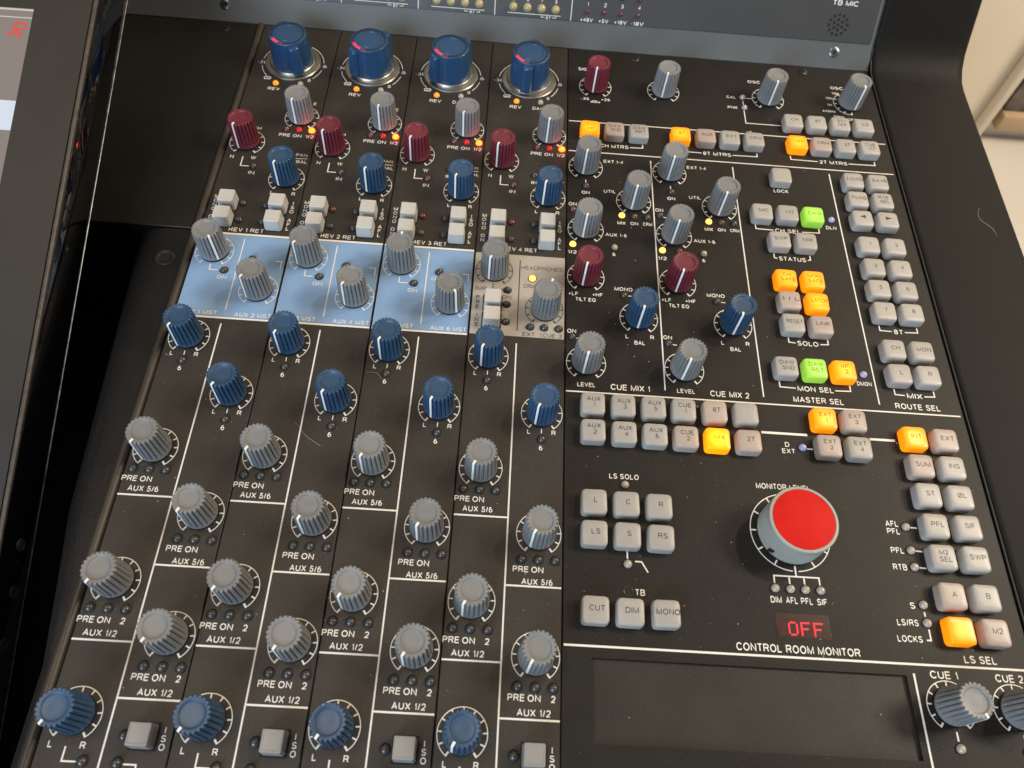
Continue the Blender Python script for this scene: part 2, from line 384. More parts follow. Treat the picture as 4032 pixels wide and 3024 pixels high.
def collar_mesh():
    bm = bmesh.new(); lathe(bm, [(9.0, 0), (9.0, 1.0), (7.9, 1.0), (7.9, 1.7)], 40); return done(bm, 'collar', M['collar'])
KN = {c: knob_mesh(M[c + '_knob']) for c in ('grey', 'blue', 'red')}
PT, CO = pointer_mesh(), collar_mesh()
KLAB = {'grey': None, 'blue': 'dark blue fluted knob', 'red': 'maroon fluted knob'}
def knob(parent, x, y, colour, ang):
    k = obj('knob', KN[colour], parent, (x, y, 0), radians(ang + random.uniform(-2, 2)), KLAB[colour])
    obj('pointer_line', PT, k); obj('collar', CO, k)
    return k

# ------------------------------------------------------------------ large winged knob with its LED ring
def big_knob_parts():
    b = bmesh.new()
    lathe(b, [(15.0, 3.2), (14.95, 6), (13.95, 24.2), (13.7, 25.0), (13.1, 25.4), (9.0, 25.4), (8.85, 25.15), (8.5, 25.15), (8.35, 25.4), (3, 25.4)], 96)
    for s in (-1, 1):
        lo = [(10, -4.3), (17.2, -4.2), (18.5, -3.2), (18.9, 0), (18.5, 3.2), (17.2, 4.2), (10, 4.3)]
        lp = []
        for z, q, wq in ((3.4, 0, 1), (22.3, -1.05, .92), (23.4, -1.3, .88), (24.0, -1.9, .78)):
            lp.append([(s * (x + (q if x > 10 else 0)), s * y * wq, z) for x, y in lo])
        rings(b, lp)
    body = done(b, 'winged_body', M['big_blue'], 38)
    d = bmesh.new()
    lathe(d, [(20.7, 0), (20.7, .8), (20.2, 1.3), (17.2, 1.5), (16.9, 2.6), (16.2, 3.3), (13, 3.3)], 96)
    disc = done(d, 'metal_base', M['silver'], 30)
    return body, disc
BK, BD = big_knob_parts()
def led_ring(idx, m):
    bm = bmesh.new(); n = 36
    for i in idx:
        a0 = 2 * pi * (i - .28) / n; a1 = 2 * pi * (i + .28) / n
        lo = [(10.6 * cos(a0), 10.6 * sin(a0)), (12.7 * cos(a0), 12.7 * sin(a0)), (12.7 * cos(a1), 12.7 * sin(a1)), (10.6 * cos(a1), 10.6 * sin(a1))]
        rings(bm, [[(x, y, z) for x, y in lo] for z in (25.0, 25.46)])
    return done(bm, 'led_window', m)
def big_knob(parent, x, y, ang, lit):
    k = obj('fader_knob', BK, parent, (x, y, 0), radians(ang), 'large blue winged knob on a bright metal base')
    obj('metal_base', BD, k, rz=-radians(ang))
    dim = {lit[0] - 1, lit[-1] + 1, lit[-1] + 2}
    r = obj('led_ring', led_ring([i for i in range(36) if i not in lit and i not in dim], M['dark_slot']), k, rz=-radians(ang))
    obj('lit_led_window', led_ring(lit, M['red_slot']), k, rz=-radians(ang), label='row of lit red windows')
    obj('dim_led_window', led_ring(sorted(dim), M['dim_slot']), k, rz=-radians(ang))
    return k

# ------------------------------------------------------------------ LEDs, buttons, screws
def led_mesh(m, r=2.3):
    bm = bmesh.new(); lathe(bm, [(r + .55, .02), (r + .5, .14), (r, .14)] + [(r * cos(a), .25 + 1.0 * r * sin(a)) for a in [radians(q) for q in (0, 18, 36, 54, 70, 82)]], 24)
    me = done(bm, 'led', m, None); me.materials.append(M['hole'])
    for p in me.polygons:
        if p.center.z < .2 * K: p.material_index = 1  # black ring stands for the shadow outline round the dome
    return me
LED = {k: led_mesh(M['led_' + k]) for k in ('dark', 'brown', 'redoff', 'red', 'hot', 'yellow', 'amber', 'clear', 'violet')}
LLAB = {'red': 'dim red led', 'hot': 'brightly lit red led', 'yellow': 'lit yellow led', 'amber': 'lit amber led', 'violet': 'bluish led', 'clear': 'clear led'}
def led(parent, x, y, kind='dark'): return obj('led', LED[kind], parent, (x, y, 0), 0, LLAB.get(kind))

def cap_mesh(m, hw=7.05, H=6.4):
    bm = bmesh.new()
    def loop(h, c, z):
        p = []
        for sx, sy in ((1, 1), (-1, 1), (-1, -1), (1, -1)):
            q = [(h, h - c), (h - c * .28, h - c * .28), (h - c, h)]
            if sx * sy < 0: q = q[::-1]
            p += [(sx * a, sy * b, z) for a, b in q]
        return p
    rings(bm, [loop(hw, 2.1, 0), loop(hw - .05, 2.1, H - 1.4), loop(hw - .18, 2.1, H - .7), loop(hw - .5, 2.15, H - .2), loop(hw - 1.0, 2.1, H), loop(hw - 3.2, 1.6, H + .10), loop(1.0, .3, H + .14)])
    return done(bm, 'button_cap', m, 50)
CAP = {k: cap_mesh(M[n]) for k, n in {'w': 'cap', 'p': 'pink_cap', 'o': 'orange_cap', 'y': 'yellow_cap', 'g': 'green_cap'}.items()}
CLAB = {'o': 'lit orange cap', 'y': 'brightly lit amber cap', 'g': 'lit green cap', 'p': 'pinkish cap, dim lamp glow in its colour'}
def button(parent, x, y, lines, kind='w'):
    b = obj('push_button', CAP[kind], parent, (x, y, 0), radians(random.uniform(-1.2, 1.2)), CLAB.get(kind))
    if lines:
        p = Print(6.58)
        L = lines.split('|')
        if lines in ('<', '>'):
            s = -1 if lines == '<' else 1
            p.quad([(-1.9 * s, 2.6), (-1.9 * s, -.6), (2.4 * s, 1.0)])
        elif len(L) == 1: p.text(L[0], .5, .7, 2.75, 9.8 if len(L[0]) > 4 else None, .140)
        else:
            p.text(L[0], .2, 2.5, 2.6, None, .140); p.text(L[1], .7, -1.3, 2.6, None, .140)
        mm = {'o': 'caption_orange', 'y': 'caption_orange', 'g': 'caption_green'}.get(kind, 'caption')
        obj('caption', p.mesh('caption', M[mm]), b)
    return b

def push_mesh(m):
    bm = bmesh.new()
    def sq(h, z): return [(h, h, z), (-h, h, z), (-h, -h, z), (h, -h, z)]
    rings(bm, [sq(5.5, 0), sq(5.0, 8.4), sq(4.75, 8.75), sq(4.1, 8.9), sq(3.95, 8.72)])
    bmesh.ops.bevel(bm, geom=[e for e in bm.edges if abs(e.verts[0].co.z - e.verts[1].co.z) > 3], offset=.7, segments=3, affect='EDGES')
    return done(bm, 'square_button', m, 30)
PUSH = {k: push_mesh(M[k]) for k in ('white_push', 'grey_push')}
bm_ = bmesh.new(); box(bm_, -6.2, 6.2, -6.2, 6.2, .02, .12); SURR = done(bm_, 'button_slot', M['hole'])
def push(parent, x, y, kind='white_push'):
    b = obj('square_button', PUSH[kind], parent, (x, y, 0), 0, 'pale square button' if kind == 'white_push' else 'grey square button')
    obj('slot', SURR, b)
    return b

def screw_mesh(m, r=3.6):
    bm = bmesh.new()
    lathe(bm, [(r, 0), (r, .35), (r * .8, .75), (r * .42, .85), (r * .36, .1)], 28)
    return done(bm, 'screw', m, 30)
SCREW, SSCREW = screw_mesh(M['screw']), screw_mesh(M['steel_screw'], 3.9)
bm_ = bmesh.new(); box(bm_, -1.9, 1.9, -.5, .5, .80, .92); box(bm_, -.5, .5, -1.9, 1.9, .80, .93); CROSS = done(bm_, 'screw_slot', M['hole'])

# ------------------------------------------------------------------ the four return / aux strips
STRIP_LAB = [
    'leftmost narrow black strip with pale blue patch, beside the ridge, lettered REV 1 RET',
    'narrow black strip with pale blue patch, second from the left, lettered REV 2 RET',
    'narrow black strip with pale blue patch, third from the left, lettered REV 3 RET',
    'narrow black strip with warm grey headphones patch, lettered REV 4 RET']
bm_ = bmesh.new(); box(bm_, .3, 59.7, -280, 314, -3, 0, .35, 1); FACE = done(bm_, 'faceplate', M['panel'], 30)
WING = (-64, 226, 224, 262)
AUXK = ((-58, 236), (235, 240), (84, 302), (248, 70))
def strip(i):
    t = thing('channel_strip', STRIP_LAB[i], 'console strip', (-240 + 60 * i, 0, 0), 'return and aux strips beside the monitor section')
    obj('faceplate', FACE, t)
    p = Print(.10); q = Print(.10)
    # top: large knob and its scale
    big_knob(t, 30, 272, WING[i], [22, 23, 24] if i == 0 else [21, 22, 23, 24])
    for a0, a1 in ((118, 172), (191, 222), (-41, -13), (7, 62)): p.arc(30, 271, 23, a0, a1, .55)
    p.text('-30', 6.9, 270.2, 2.9, 6.6); p.text('-5', 53, 270.2, 2.9, 5); p.text('0', 45.1, 253.5, 2.9)
    p.text('∞', 14.0, 253.4, 5.2, 5.4, .17)
    led(t, 21.4, 247.4, 'amber'); p.text('REV', 20.9, 241.8, 2.9, 8.4)
    led(t, 39.5, 248.2, 'clear'); p.text('DAW', 38.2, 241.8, 2.9, 8.6)
    # verb send
    knob(t, 46.8, 213.6, 'grey', 256); p.dial(46.8, 213.4); p.text('E', 53.7, 228.8, 2.6)
    led(t, 38.3, 200.5, 'redoff'); led(t, 47.1, 200.5, 'red'); led(t, 56.2, 200.5, 'hot')
    p.text('PRE', 37.7, 194.8, 2.8, 7.6); p.text('ON', 46.7, 194.7, 2.8, 5.9); p.text('1/2', 55.5, 194.7, 2.8, 5.5)
    # width
    knob(t, 13.4, 185.2, 'red', 248); p.dial(13.4, 185); p.text('WIDTH', 13.4, 199.5, 2.6, 13.5)
    p.text('N', 5.9, 170.3, 2.8); p.text('W', 20.7, 170.5, 2.8)
    p.poly([(13.4, 170.6), (13.4, 162.3), (19.0, 162.3)], .7); led(t, 22.8, 162.4, ('dark', 'dark', 'brown', 'brown')[i]); p.text('IN', 22.2, 156.4, 2.8, 4)
    # pan
    knob(t, 46.9, 153.2, 'blue', 248); p.dial(46.9, 152.8); p.text('L', 39.3, 139.8, 2.8); p.text('R', 54.0, 139.6, 2.8)
    p.text('PAN', 53.2, 176.2, 2.6, 7.6); p.text('BAL', 54.2, 169.8, 2.6, 7.2); p.line(49.5, 172.7, 57.6, 173.0, .5)
    led(t, 37.2, 172.9, 'dark'); p.text('IN', 37.2, 166.3, 2.8, 4)
    for (x, y) in ((13.7, 127), (13.5, 112.6), (46.9, 126.6), (46.8, 112.0)): push(t, x, y)
    led(t, 23.0, 128, ('dark', 'redoff', 'redoff', 'redoff')[i]); led(t, 23.3, 113.3, 'dark' if i < 2 else 'brown')
    led(t, 37.9, 127.5); led(t, 38.1, 113.2)
    p.column('MONO', 4.3, 127.5); p.column('ON', 4.1, 113.3); p.column('ISO', 55.6, 127.6); p.column('AFL', 55.5, 112.7)
    p.text('REV %d RET' % (i + 1), 29.4, 105.4, 3.0, 21.8)
    # aux masters on the printed patch
    pm = bmesh.new(); pv = [pm.verts.new((x, y, .04)) for x, y in ((.7, 36.6), (59.3, 36.6), (59.3, 100.7), (.7, 100.7))]; pm.faces.new(pv)
    obj('printed_patch', done(pm, 'printed_patch', M['blue_print' if i < 3 else 'grey_print'], None), t, label='pale blue printed patch' if i < 3 else 'warm grey printed patch')
    knob(t, 13.6, 86.3, 'grey', AUXK[i][0]); knob(t, 47.0, 58.0, 'grey', AUXK[i][1])
    if i < 3:
        p.line(.7, 101.6, 59.3, 101.6, 1.5); p.line(.7, 35.7, 59.3, 35.7, 1.3)
        p.dial(13.5, 86.2); p.dial(47.1, 58); p.line(30.3, 98, 30.3, 41.3, .65)
        p.poly([(13.3, 75.9), (13.3, 71.7), (18.8, 71.7)], .6); led(t, 22.8, 71.8); p.text('ON', 22.5, 66.2, 2.7, 5.9, .140)
        led(t, 38.2, 82); p.text('ON', 36.6, 76.6, 2.7, 5.9, .140); p.poly([(57.2, 76), (57.2, 81.6), (53.5, 81.6)], .6)
        p.text('AUX %d MST' % (2 * i + 1), 14.5, 39.0, 2.8, 21.4, .140); p.text('AUX %d MST' % (2 * i + 2), 47.4, 38.9, 2.8, 21.4, .140)
    else:
        q.dial(13.4, 86.2); q.dial(46.5, 57.9); q.line(30, 96.3, 30, 40.7, .65)
        q.poly([(13.3, 75.9), (13.3, 71.5), (19.0, 71.5)], .6); led(t, 22.7, 71.4); q.text('ON', 22.3, 66, 2.7, 5.7, .140)
        q.text('IMR', 5.9, 71.5, 2.8, 7, .140); q.column('PRE', 4.3, 60.8); q.column('INS', 4.4, 47.3)
        push(t, 13.7, 60.6); push(t, 13.7, 47.4); led(t, 22.6, 60.3); led(t, 22.7, 46.9)
        q.text('HEADPHONES', 44.5, 90.6, 2.9, 26.2, .105); led(t, 38.4, 81.8, 'yellow'); q.text('CRM', 36.5, 75.8, 2.7, 7, .140)
        led(t, 38.1, 44.2); led(t, 46.8, 44.2); led(t, 55.9, 44.1)
        q.text('EXT', 37.2, 38.7, 2.7, 7.2, .140); q.text('1', 44.7, 38.7, 2.7, None, .140); q.text('CUE', 49.9, 38.7, 2.7, 7.4, .140); q.text('2', 57.0, 38.7, 2.7, None, .140)
        obj('dark_lettering', q.mesh('dark_lettering', M['dark_print']), t)
    # lower sends
    p.line(30, 31.5, 30, -280, .85)
    for x, y in ((13.4, 20.8), (46.8, -16)):
        knob(t, x, y, 'blue', 244); p.dial(x, y); p.text('L', x - 7.3, y - 12.3, 2.7); p.text('R', x + 7.1, y - 12.3, 2.7)
        p.line(x + .1, y - 10.2, x + .1, y - 13.1, .5); led(t, x + .3, y - 16.9); p.text('6', x - .1, y - 22.3, 2.8)
    for x, y, two in ((13.4, -53.1, 0), (46.9, -89.3, 0), (13.4, -127.2, 1), (47.0, -152.8, 1)):
        knob(t, x, y, 'grey', 242); p.dial(x, y)
        dy = (-12.9, -18.6, -24.2, -28.0) if not two else ((-13.9, -19.6, -25.8, -29.2) if x < 30 else (-14.4, -19.4, -26.0, -29.1))
        if x > 30 and not two: dy = (-14.4, -19.7, -26.1, -28.6)
        for k in (-1, 0, 1): led(t, x + .2 + 8.9 * k, y + dy[0])
        p.text('PRE', x - 9.1, y + dy[1], 3.0, 7.9); p.text('ON', x - .2, y + dy[1], 3.0, 6.2)
        if two: p.text('2', x + 9.0, y + dy[1], 3.0)
        p.text('AUX 1/2' if two else 'AUX 5/6', x + .1 - .3, y + dy[2] , 3.0, 15.8)
        xa, xb = (.6, 29.6) if x < 30 else (30.4, 59.4)
        p.line(xa, y + dy[3], xb, y + dy[3], .95)
    knob(t, 13.3, -189.7, 'blue', 240); p.dial(13.3, -189.7)
    p.text('L', 5.8, -202.8, 2.8); p.text('R', 20.6, -202.8, 2.8); p.poly([(13.1, -203.9), (13.1, -209.6), (19.2, -209.6)], .75); led(t, 22.5, -209.3)
    push(t, 47.2, -197.6, 'grey_push'); led(t, 38.0, -197.9); p.column('ISO', 56, -198.3); led(t, 38.0, -209.3)
    p.poly([(40.8, -209.7), (46.6, -209.7), (46.6, -214)], .75)
    obj('lettering', p.mesh('lettering', M['legend']), t)
for i in range(4): strip(i)

# ------------------------------------------------------------------ the master / monitor section
ms = thing('master_section', 'wide black panel of square buttons with red monitor knob, right of the four narrow strips', 'control panel')
bm_ = bmesh.new(); box(bm_, .3, 242.5, -146.6, 314, -3, 0, .35, 1); obj('faceplate', done(bm_, 'faceplate', M['master_panel'], 30), ms)
bm_ = bmesh.new()
for a in ((.3, 15.4, -280, -146.6), (174.7, 242.5, -280, -146.6), (15.4, 174.7, -151.7, -146.6), (15.4, 174.7, -280, -190.8)): box(bm_, a[0], a[1], a[2], a[3], -3, -.004)
obj('lower_faceplate', done(bm_, 'lower_faceplate', M['master_panel'], 30), ms)
bm_ = bmesh.new(); box(bm_, 15.4, 174.7, -190.8, -151.7, -4, -1.7); obj('blank_recess', done(bm_, 'blank_recess', M['recess'], 30), ms, label='empty sunken rectangle')
p = Print(.10)
# top row
for x, y, c, a in ((21.3, 271, 'red', 254), (74, 271.3, 'grey', 258), (155.8, 272, 'grey', 262), (220, 273.6, 'grey', 284)): knob(ms, x, y, c, a)
for x, y in ((21.3, 270.8), (74, 271.3), (155.8, 271.8)): p.dial(x, y, 12.2)
p.arc(220, 273.5, 12.2, 125, 273)
for a in (125, 155, 183, 212, 243, 272): p.tick(220, 273.5, 9.7, 12.4, a)
p.text('SIG', 11.6, 290.5, 2.9, 6.6); p.text('-35', 13.4, 256.8, 2.5, 6); p.text('dBu', 21.1, 254.2, 2.5, 7); p.text('+26', 29.1, 257.2, 2.5, 6.4)
p.text('OSC', 146.9, 290.8, 2.9, 9.6); p.text('OSC', 213, 291, 2.9, 9.6)
for s, x, y, w in (('15k', 211.2, 284.6, 5.6), ('10k', 205.3, 278.6, 5.6), ('1k', 204.4, 271, 3.9), ('440Hz', 202.6, 263.6, 10), ('50Hz', 209.6, 258.1, 8.2), ('OFF', 219.3, 255.8, 6.6)): p.text(s, x, y, 2.4, w)
p.text('CAL', 126.9, 271.1, 2.6, 6.9); p.text('PNK', 127.1, 259.6, 2.6, 7.4)
led(ms, 135.8, 271.2, 'clear'); led(ms, 136, 259.7, 'clear')
p.line(138.2, 271.1, 143.6, 271.1, .7); p.line(135.8, 268, 135.8, 262.6, .7); p.poly([(135.6, 256.8), (135.6, 243.2), (161.8, 243.2)], .7)
for x, y in ((118.8, 271.1), (119.2, 259.8)):
    bm_ = bmesh.new(); lathe(bm_, [(1.9, .02), (1.9, .09)], 20); obj('pin_hole', done(bm_, 'pin_hole', M['hole']), ms, (x, y, 0))
# rows of meters buttons
def f3(v): return (v[0] - 44.52 * 0, v[1])
for s, x, y, k in (('CH', 170, 243, 'w'), ('8T', 187.9, 243, 'w'), ('2T/|MIX', 206, 243.3, 'w'), ('LS', 224, 243.3, 'w'),
                   ('CH|I/P', 16.3, 219.4, 'o'), ('DAW|SND', 34.3, 219.6, 'p'), ('DAW|RET', 52.2, 219.4, 'w'),
                   ('8T', 83.2, 219.6, 'o'), ('AUX', 101.9, 219.9, 'p'), ('EXT', 119.8, 219.9, 'w'), ('CRM', 137.8, 219.9, 'w'),
                   ('MIX', 170.2, 220.2, 'o'), ('CRM', 188.1, 220.1, 'p'), ('2T', 206, 220.1, 'w'), ('CUE|1/2', 224, 220.1, 'w')): button(ms, x, y, s, k)
p.line(1.2, 231.5, 240.2, 231.5, .8); p.line(1.2, 200.4, 240.2, 200.4, .8)
p.bracket(13.5, 55.5, 207.9, 'CH MTRS', 34.6, 3.1, 20.1, 3.2); p.bracket(80.5, 140.2, 207.9, '8T MTRS', 110.4, 3.1, 20.1, 3.2); p.bracket(165.2, 228, 207.9, '2T MTRS', 196.7, 3.1, 20.1, 3.6)
# the two cue mixes
def cue(x, n, first):
    knob(ms, x + 13.5, 185.2, 'grey', 254); p.dial(x + 13.5, 185); p.text('EXT 1-4', x + 33.5, 192.2, 2.7, 13.5)
    p.line(x + 13.5, 172.6, x + 13.5, 169.2, .6); led(ms, x + 13.7, 166.7, 'brown' if first else 'dark'); p.text('ON', x + 13.4, 160.7, 2.7, 5.4)
    knob(ms, x + 46.9, 155.2, 'grey', 256); p.dial(x + 46.9, 155); p.text('UTIL', x + 30.3, 163.2, 2.7, 8.1)
    led(ms, x + 38.2, 141.4, 'yellow'); led(ms, x + 47, 141.3, 'brown'); led(ms, x + 55.9, 141.2, 'dark')
    p.text('MIX', x + 37.8, 134.9, 2.6, 5.5); p.text('ON', x + 46.7, 135.1, 2.6, 5.2); p.text('CRM', x + 55.8, 135.3, 2.6, 6.2)
    knob(ms, x + 13.2, 127, 'grey', 255); p.dial(x + 13.2, 126.7); p.text('AUX 1-6', x + 33.9, 123.8, 2.7, 14.2)
    led(ms, x + 4.4, 144, 'brown' if first else 'dark'); p.text('ON', x + 4.3, 149.1, 2.7, 5.4)
    p.line(x + 6.8, 142.9, x + 9.2, 142.3, .6)
    led(ms, x + 4.5, 113, 'yellow'); p.text('1/2', x + 4.3, 106.6, 2.7, 5.4); led(ms, x + 32.4, 112.6, 'clear'); p.text('6', x + 32.1, 107, 2.7)
    if not first: led(ms, x + 16.0, 113.2, 'brown')
    knob(ms, x + 13.1, 86.8, 'red', 256); p.dial(x + 13.1, 86.3); p.text('+LF', x + 5, 72.5, 2.6, 5.7); p.text('+HF', x + 20.7, 72.7, 2.6, 6.2); p.text('TILT EQ', x + 13, 68.3, 2.6, 12.4)
    p.text('MONO', x + 37.6, 78.6, 2.7, 11.4); led(ms, x + 37.9, 73.6, 'dark'); p.line(x + 40.4, 73.4, x + 43.4, 73.4, .6)
    knob(ms, x + 46.7, 56.7, 'blue', 260); p.dial(x + 46.7, 56.4); p.text('L', x + 38.7, 42.2, 2.7); p.text('R', x + 54.6, 42.5, 2.7); p.text('BAL', x + 46.5, 37.9, 2.7, 6.3)
    p.text('ON', x + 4.1, 43.4, 2.7, 5.4); led(ms, x + 4.4, 38.9, 'dark'); p.line(x + 6.9, 38.3, x + 9.6, 38.0, .6)
    knob(ms, x + 13, 21, 'grey', 256); p.dial(x + 13, 20.6); p.text('LEVEL', x + 13, 5.4, 2.7, 10.4)
    p.text('CUE MIX %d' % n, x + 39.6, 5.1, 3.7, 23)
cue(0, 1, True); cue(60.3, 2, False)
for x in (60.7, 120.6, 191.6): p.line(x, 196, x, 5, .8)
p.line(.9, .3, 240.3, .3, .9)
# master select
for s, x, y, k in (('', 153.3, 185.4, 'w'), ('MIC', 135.3, 149.5, 'w'), ('LN', 153.2, 149.7, 'w'), ('DAW', 171.1, 149.8, 'g'), ('SWP', 144.4, 125.2, 'w'), ('MIX', 162.5, 125.4, 'w'),
                   ('CH|SAFE', 144.2, 92.6, 'o'), ('MON|SAFE', 162.4, 92.7, 'o'), ('I / L', 144.2, 74.9, 'p'), ('LATCH', 162.4, 74.9, 'o'), ('RESET', 144.1, 57.1, 'w'), ('LINK', 162.2, 56.9, 'p'),
                   ('DAW|SND', 135.2, 24.4, 'w'), ('DAW|RET', 153.1, 24.2, 'g'), ('I/P|2', 171, 24.2, 'o')): button(ms, x, y, s, k)
p.text('LOCK', 153.5, 175.6, 2.8, 10.3); p.bracket(131.2, 175.6, 138.3, 'CH SEL', 153.3, 3.1, 17, 3.6); led(ms, 185.8, 151.2, 'violet'); p.text('DLN', 184.7, 144.2, 2.6, 7)
p.bracket(141, 165.6, 113.6, 'STATUS', 153.3, 3.1, 17.8, 3.6); p.bracket(141.6, 166.8, 45.8, 'SOLO', 153.7, 3.2, 12.9, 3.4); p.bracket(131.6, 175.2, 12.6, 'MON SEL', 153.4, 3.3, 21.4, 3.8)
led(ms, 185.3, 25.4, 'violet'); p.text('DMON', 184.8, 19, 2.7, 8.8); p.text('MASTER SEL', 154, 4.9, 3.6, 29.8)
# route select
for j, (a, b, y) in enumerate((('LOAD', 'SAVE', 185.6), ('FILING', 'RTE|SEL', 167.7), ('<', '>', 149.8), ('1', '2', 126.2), ('3', '4', 107.2), ('5', '6', 89.3), ('7', '8', 71.4), ('CH', 'MON', 42.3), ('L', 'R', 24.4))):
    button(ms, 205.6, y, a); button(ms, 223.5, y, b)
p.bracket(202.6, 227.2, 59.6, '8T', 214.5, 3.3, 5.6, 3.6); p.bracket(202.8, 227.4, 12.5, 'MIX', 214.8, 3.3, 9.3, 3.8); p.text('ROUTE SEL', 215, 4.9, 3.6, 26.8)
# source row
for s, x, y, k in (('AUX|1', 16.3, -9.9, 'w'), ('AUX|3', 34.2, -10.1, 'w'), ('AUX|5', 52.1, -10.1, 'w'), ('CUE|1', 69.8, -10.3, 'w'), ('8T', 88.2, -10.2, 'p'), ('', 106.6, -10.2, 'w'),
                   ('AUX|2', 16.3, -27.5, 'w'), ('AUX|4', 34.3, -27.7, 'w'), ('AUX|6', 52.1, -27.9, 'w'), ('CUE|2', 70, -28.1, 'p'), ('MIX', 88.2, -28.1, 'y'), ('2T', 106.5, -28, 'p'),
                   ('EXT|1', 153.2, -10.3, 'o'), ('EXT|3', 171, -10.3, 'p'), ('EXT|2', 153.2, -28, 'p'), ('EXT|4', 171, -27.9, 'w'),
                   ('INT', 205.3, -19, 'o'), ('EXT', 223.6, -19.2, 'p'), ('SUM', 205.3, -36.9, 'p'), ('INS', 223.5, -36.9, 'w'), ('ST', 205.4, -54.7, 'w'), ('ØL', 223.5, -54.9, 'w'),
                   ('PFL', 205.3, -72.9, 'w'), ('SIF', 223.5, -72.8, 'w'), ('M2|SEL', 205.2, -90.6, 'w'), ('SWP', 223.4, -90.5, 'w'), ('A', 205.3, -111.4, 'p'), ('B', 223.4, -111.4, 'w'),
                   ('', 205.3, -129.3, 'o'), ('M2', 223.6, -129.3, 'p'),
                   ('L', 16.4, -70.8, 'w'), ('C', 34.2, -71, 'w'), ('R', 52.2, -71.3, 'w'), ('LS', 16.4, -88.7, 'w'), ('S', 34.3, -88.9, 'w'), ('RS', 52.3, -89.1, 'w'),
                   ('CUT', 16.5, -129.2, 'w'), ('DIM', 34.4, -129.4, 'w'), ('MONO', 52.9, -129.2, 'w')): button(ms, x, y, s, k)
p.line(116.3, -19, 143.6, -19, 1.5); p.line(181, -19, 196.1, -19, 1.5)
p.text('D', 130.7, -26, 2.8); p.text('EXT', 130.9, -30.2, 2.8, 7.2); led(ms, 139.5, -27.6, 'violet'); p.line(142, -28.1, 145.6, -28.1, .8)
p.text('LS SOLO', 34.1, -52.8, 2.9, 16.2); led(ms, 34.5, -57.8, 'clear'); p.line(34.6, -96, 34.6, -100.6, .8); led(ms, 34.7, -103, 'clear'); p.poly([(39, -101.3), (42.1, -101.3), (45.2, -106.6)], .7)
bm_ = bmesh.new(); lathe(bm_, [(2.75, .02), (2.7, .16), (2.35, .16), (2.2, .06), (1, .04)], 24); h_ = obj('pin_hole', done(bm_, 'pin_hole', M['led_dark']), ms, (34.6, -117.1, 0)); bm_ = bmesh.new(); lathe(bm_, [(2.35, .05), (2.35, .19)], 24); obj('hole_shadow', done(bm_, 'hole_shadow', M['hole']), h_); p.text('TB', 40.8, -117.7, 3.1, 4.8)
# monitor level knob
p.text('MONITOR LEVEL', 124.6, -53.1, 3.2, 30)
def tooth(r, z, n=240): return [((r - (.28 if i % 2 else 0)) * cos(2 * pi * i / n), (r - (.28 if i % 2 else 0)) * sin(2 * pi * i / n), z) for i in range(n)]
bm_ = bmesh.new(); n = 240
rings(bm_, [circ(17.6, .6, n), tooth(18.5, 1.2), tooth(18.5, 16.6), circ(18.2, 17.2, n), circ(18.5, 17.7, n), circ(18.5, 20.2, n), circ(18.1, 20.8, n), circ(16.9, 20.9, n), circ(16.8, 20.5, n), circ(5, 20.5, n)])
mk = obj('monitor_level_knob', done(bm_, 'monitor_level_knob', M['monitor_grey'], 30), ms, (125.0, -79.6, 0), 0, 'large grey knurled knob with a red top')
bm_ = bmesh.new(); lathe(bm_, [(16.6, 20.4), (16.6, 20.72), (16.3, 20.85), (4, 20.86)], 96); obj('red_disc', done(bm_, 'red_disc', M['red_disc'], 30), mk)
bm_ = bmesh.new()
a = radians(223)
for s in range(5):
    b = a + radians((s - 2) * 1.6); box(bm_, 18.45 * cos(b) - .5, 18.45 * cos(b) + .5, 18.45 * sin(b) - .4, 18.45 * sin(b) + .4, 2.2 + s * .4, 5.4 + .3 * s)
obj('worn_mark', done(bm_, 'worn_mark', M['screw'], 30), mk)
p.arc(125.1, -79.5, 22, -86, 266, .55)
for a in (0, 30, 60, 90, 120, 150, 180, 210, 240, 300, 330): p.tick(125.1, -79.5, 18.8, 22.2, a, .85)
p.line(125.0, -98.6, 125.0, -104.2, .9); p.poly([(112.8, -108.7), (112.9, -104.4), (137.2, -104.4), (137.2, -108.7)], .8)
for x, s, w in ((112.8, 'DIM', 5.7), (121, 'AFL', 6), (129, 'PFL', 5.9), (137.1, 'SIF', 5)):
    led(ms, x, -111.2, 'clear'); p.text(s, x - .2, -117.2, 3.2, w)
for x in (121, 129): p.line(x, -105, x, -108.7, .8)
# read-out window
bm_ = bmesh.new(); box(bm_, 110.8, 139.2, -136.4, -124.0, -.3, .14); dw = obj('readout_window', done(bm_, 'readout_window', M['display'], 30), ms, label='dark red display window reading OFF')
FONT5 = {'O': ('01110', '10001', '10001', '10001', '10001', '10001', '01110'), 'F': ('11111', '10000', '10000', '11110', '10000', '10000', '10000')}
bm_ = bmesh.new(); bg2 = bmesh.new()
for cx, ch in ((119.6, 'O'), (126.1, 'F'), (132.8, 'F')):
    for r_, row in enumerate(FONT5[ch]):
        for c_, v in enumerate(row):
            if v == '1':
                x, y = cx + (c_ - 2) * 1.02, -131.7 + (3 - r_) * 1.02
                lathe(bm_, [(.40, .16), (.36, .26)], 10, x, y)
                box(bg2, x - .5, x + .5, y - .5, y + .5, .15 - .004 * (r_ % 2), .155 + .002 * (c_ % 2))
obj('lit_dots', done(bm_, 'lit_dots', M['dot']), dw); obj('dot_halo', done(bg2, 'dot_halo', M['dot_glow']), dw)
p.text('CONTROL ROOM MONITOR', 120.8, -142.1, 3.7, 62)
p.line(.9, -146.1, 240.5, -146.1, 1.1); p.line(178.6, -150.6, 178.6, -280, 1.0)
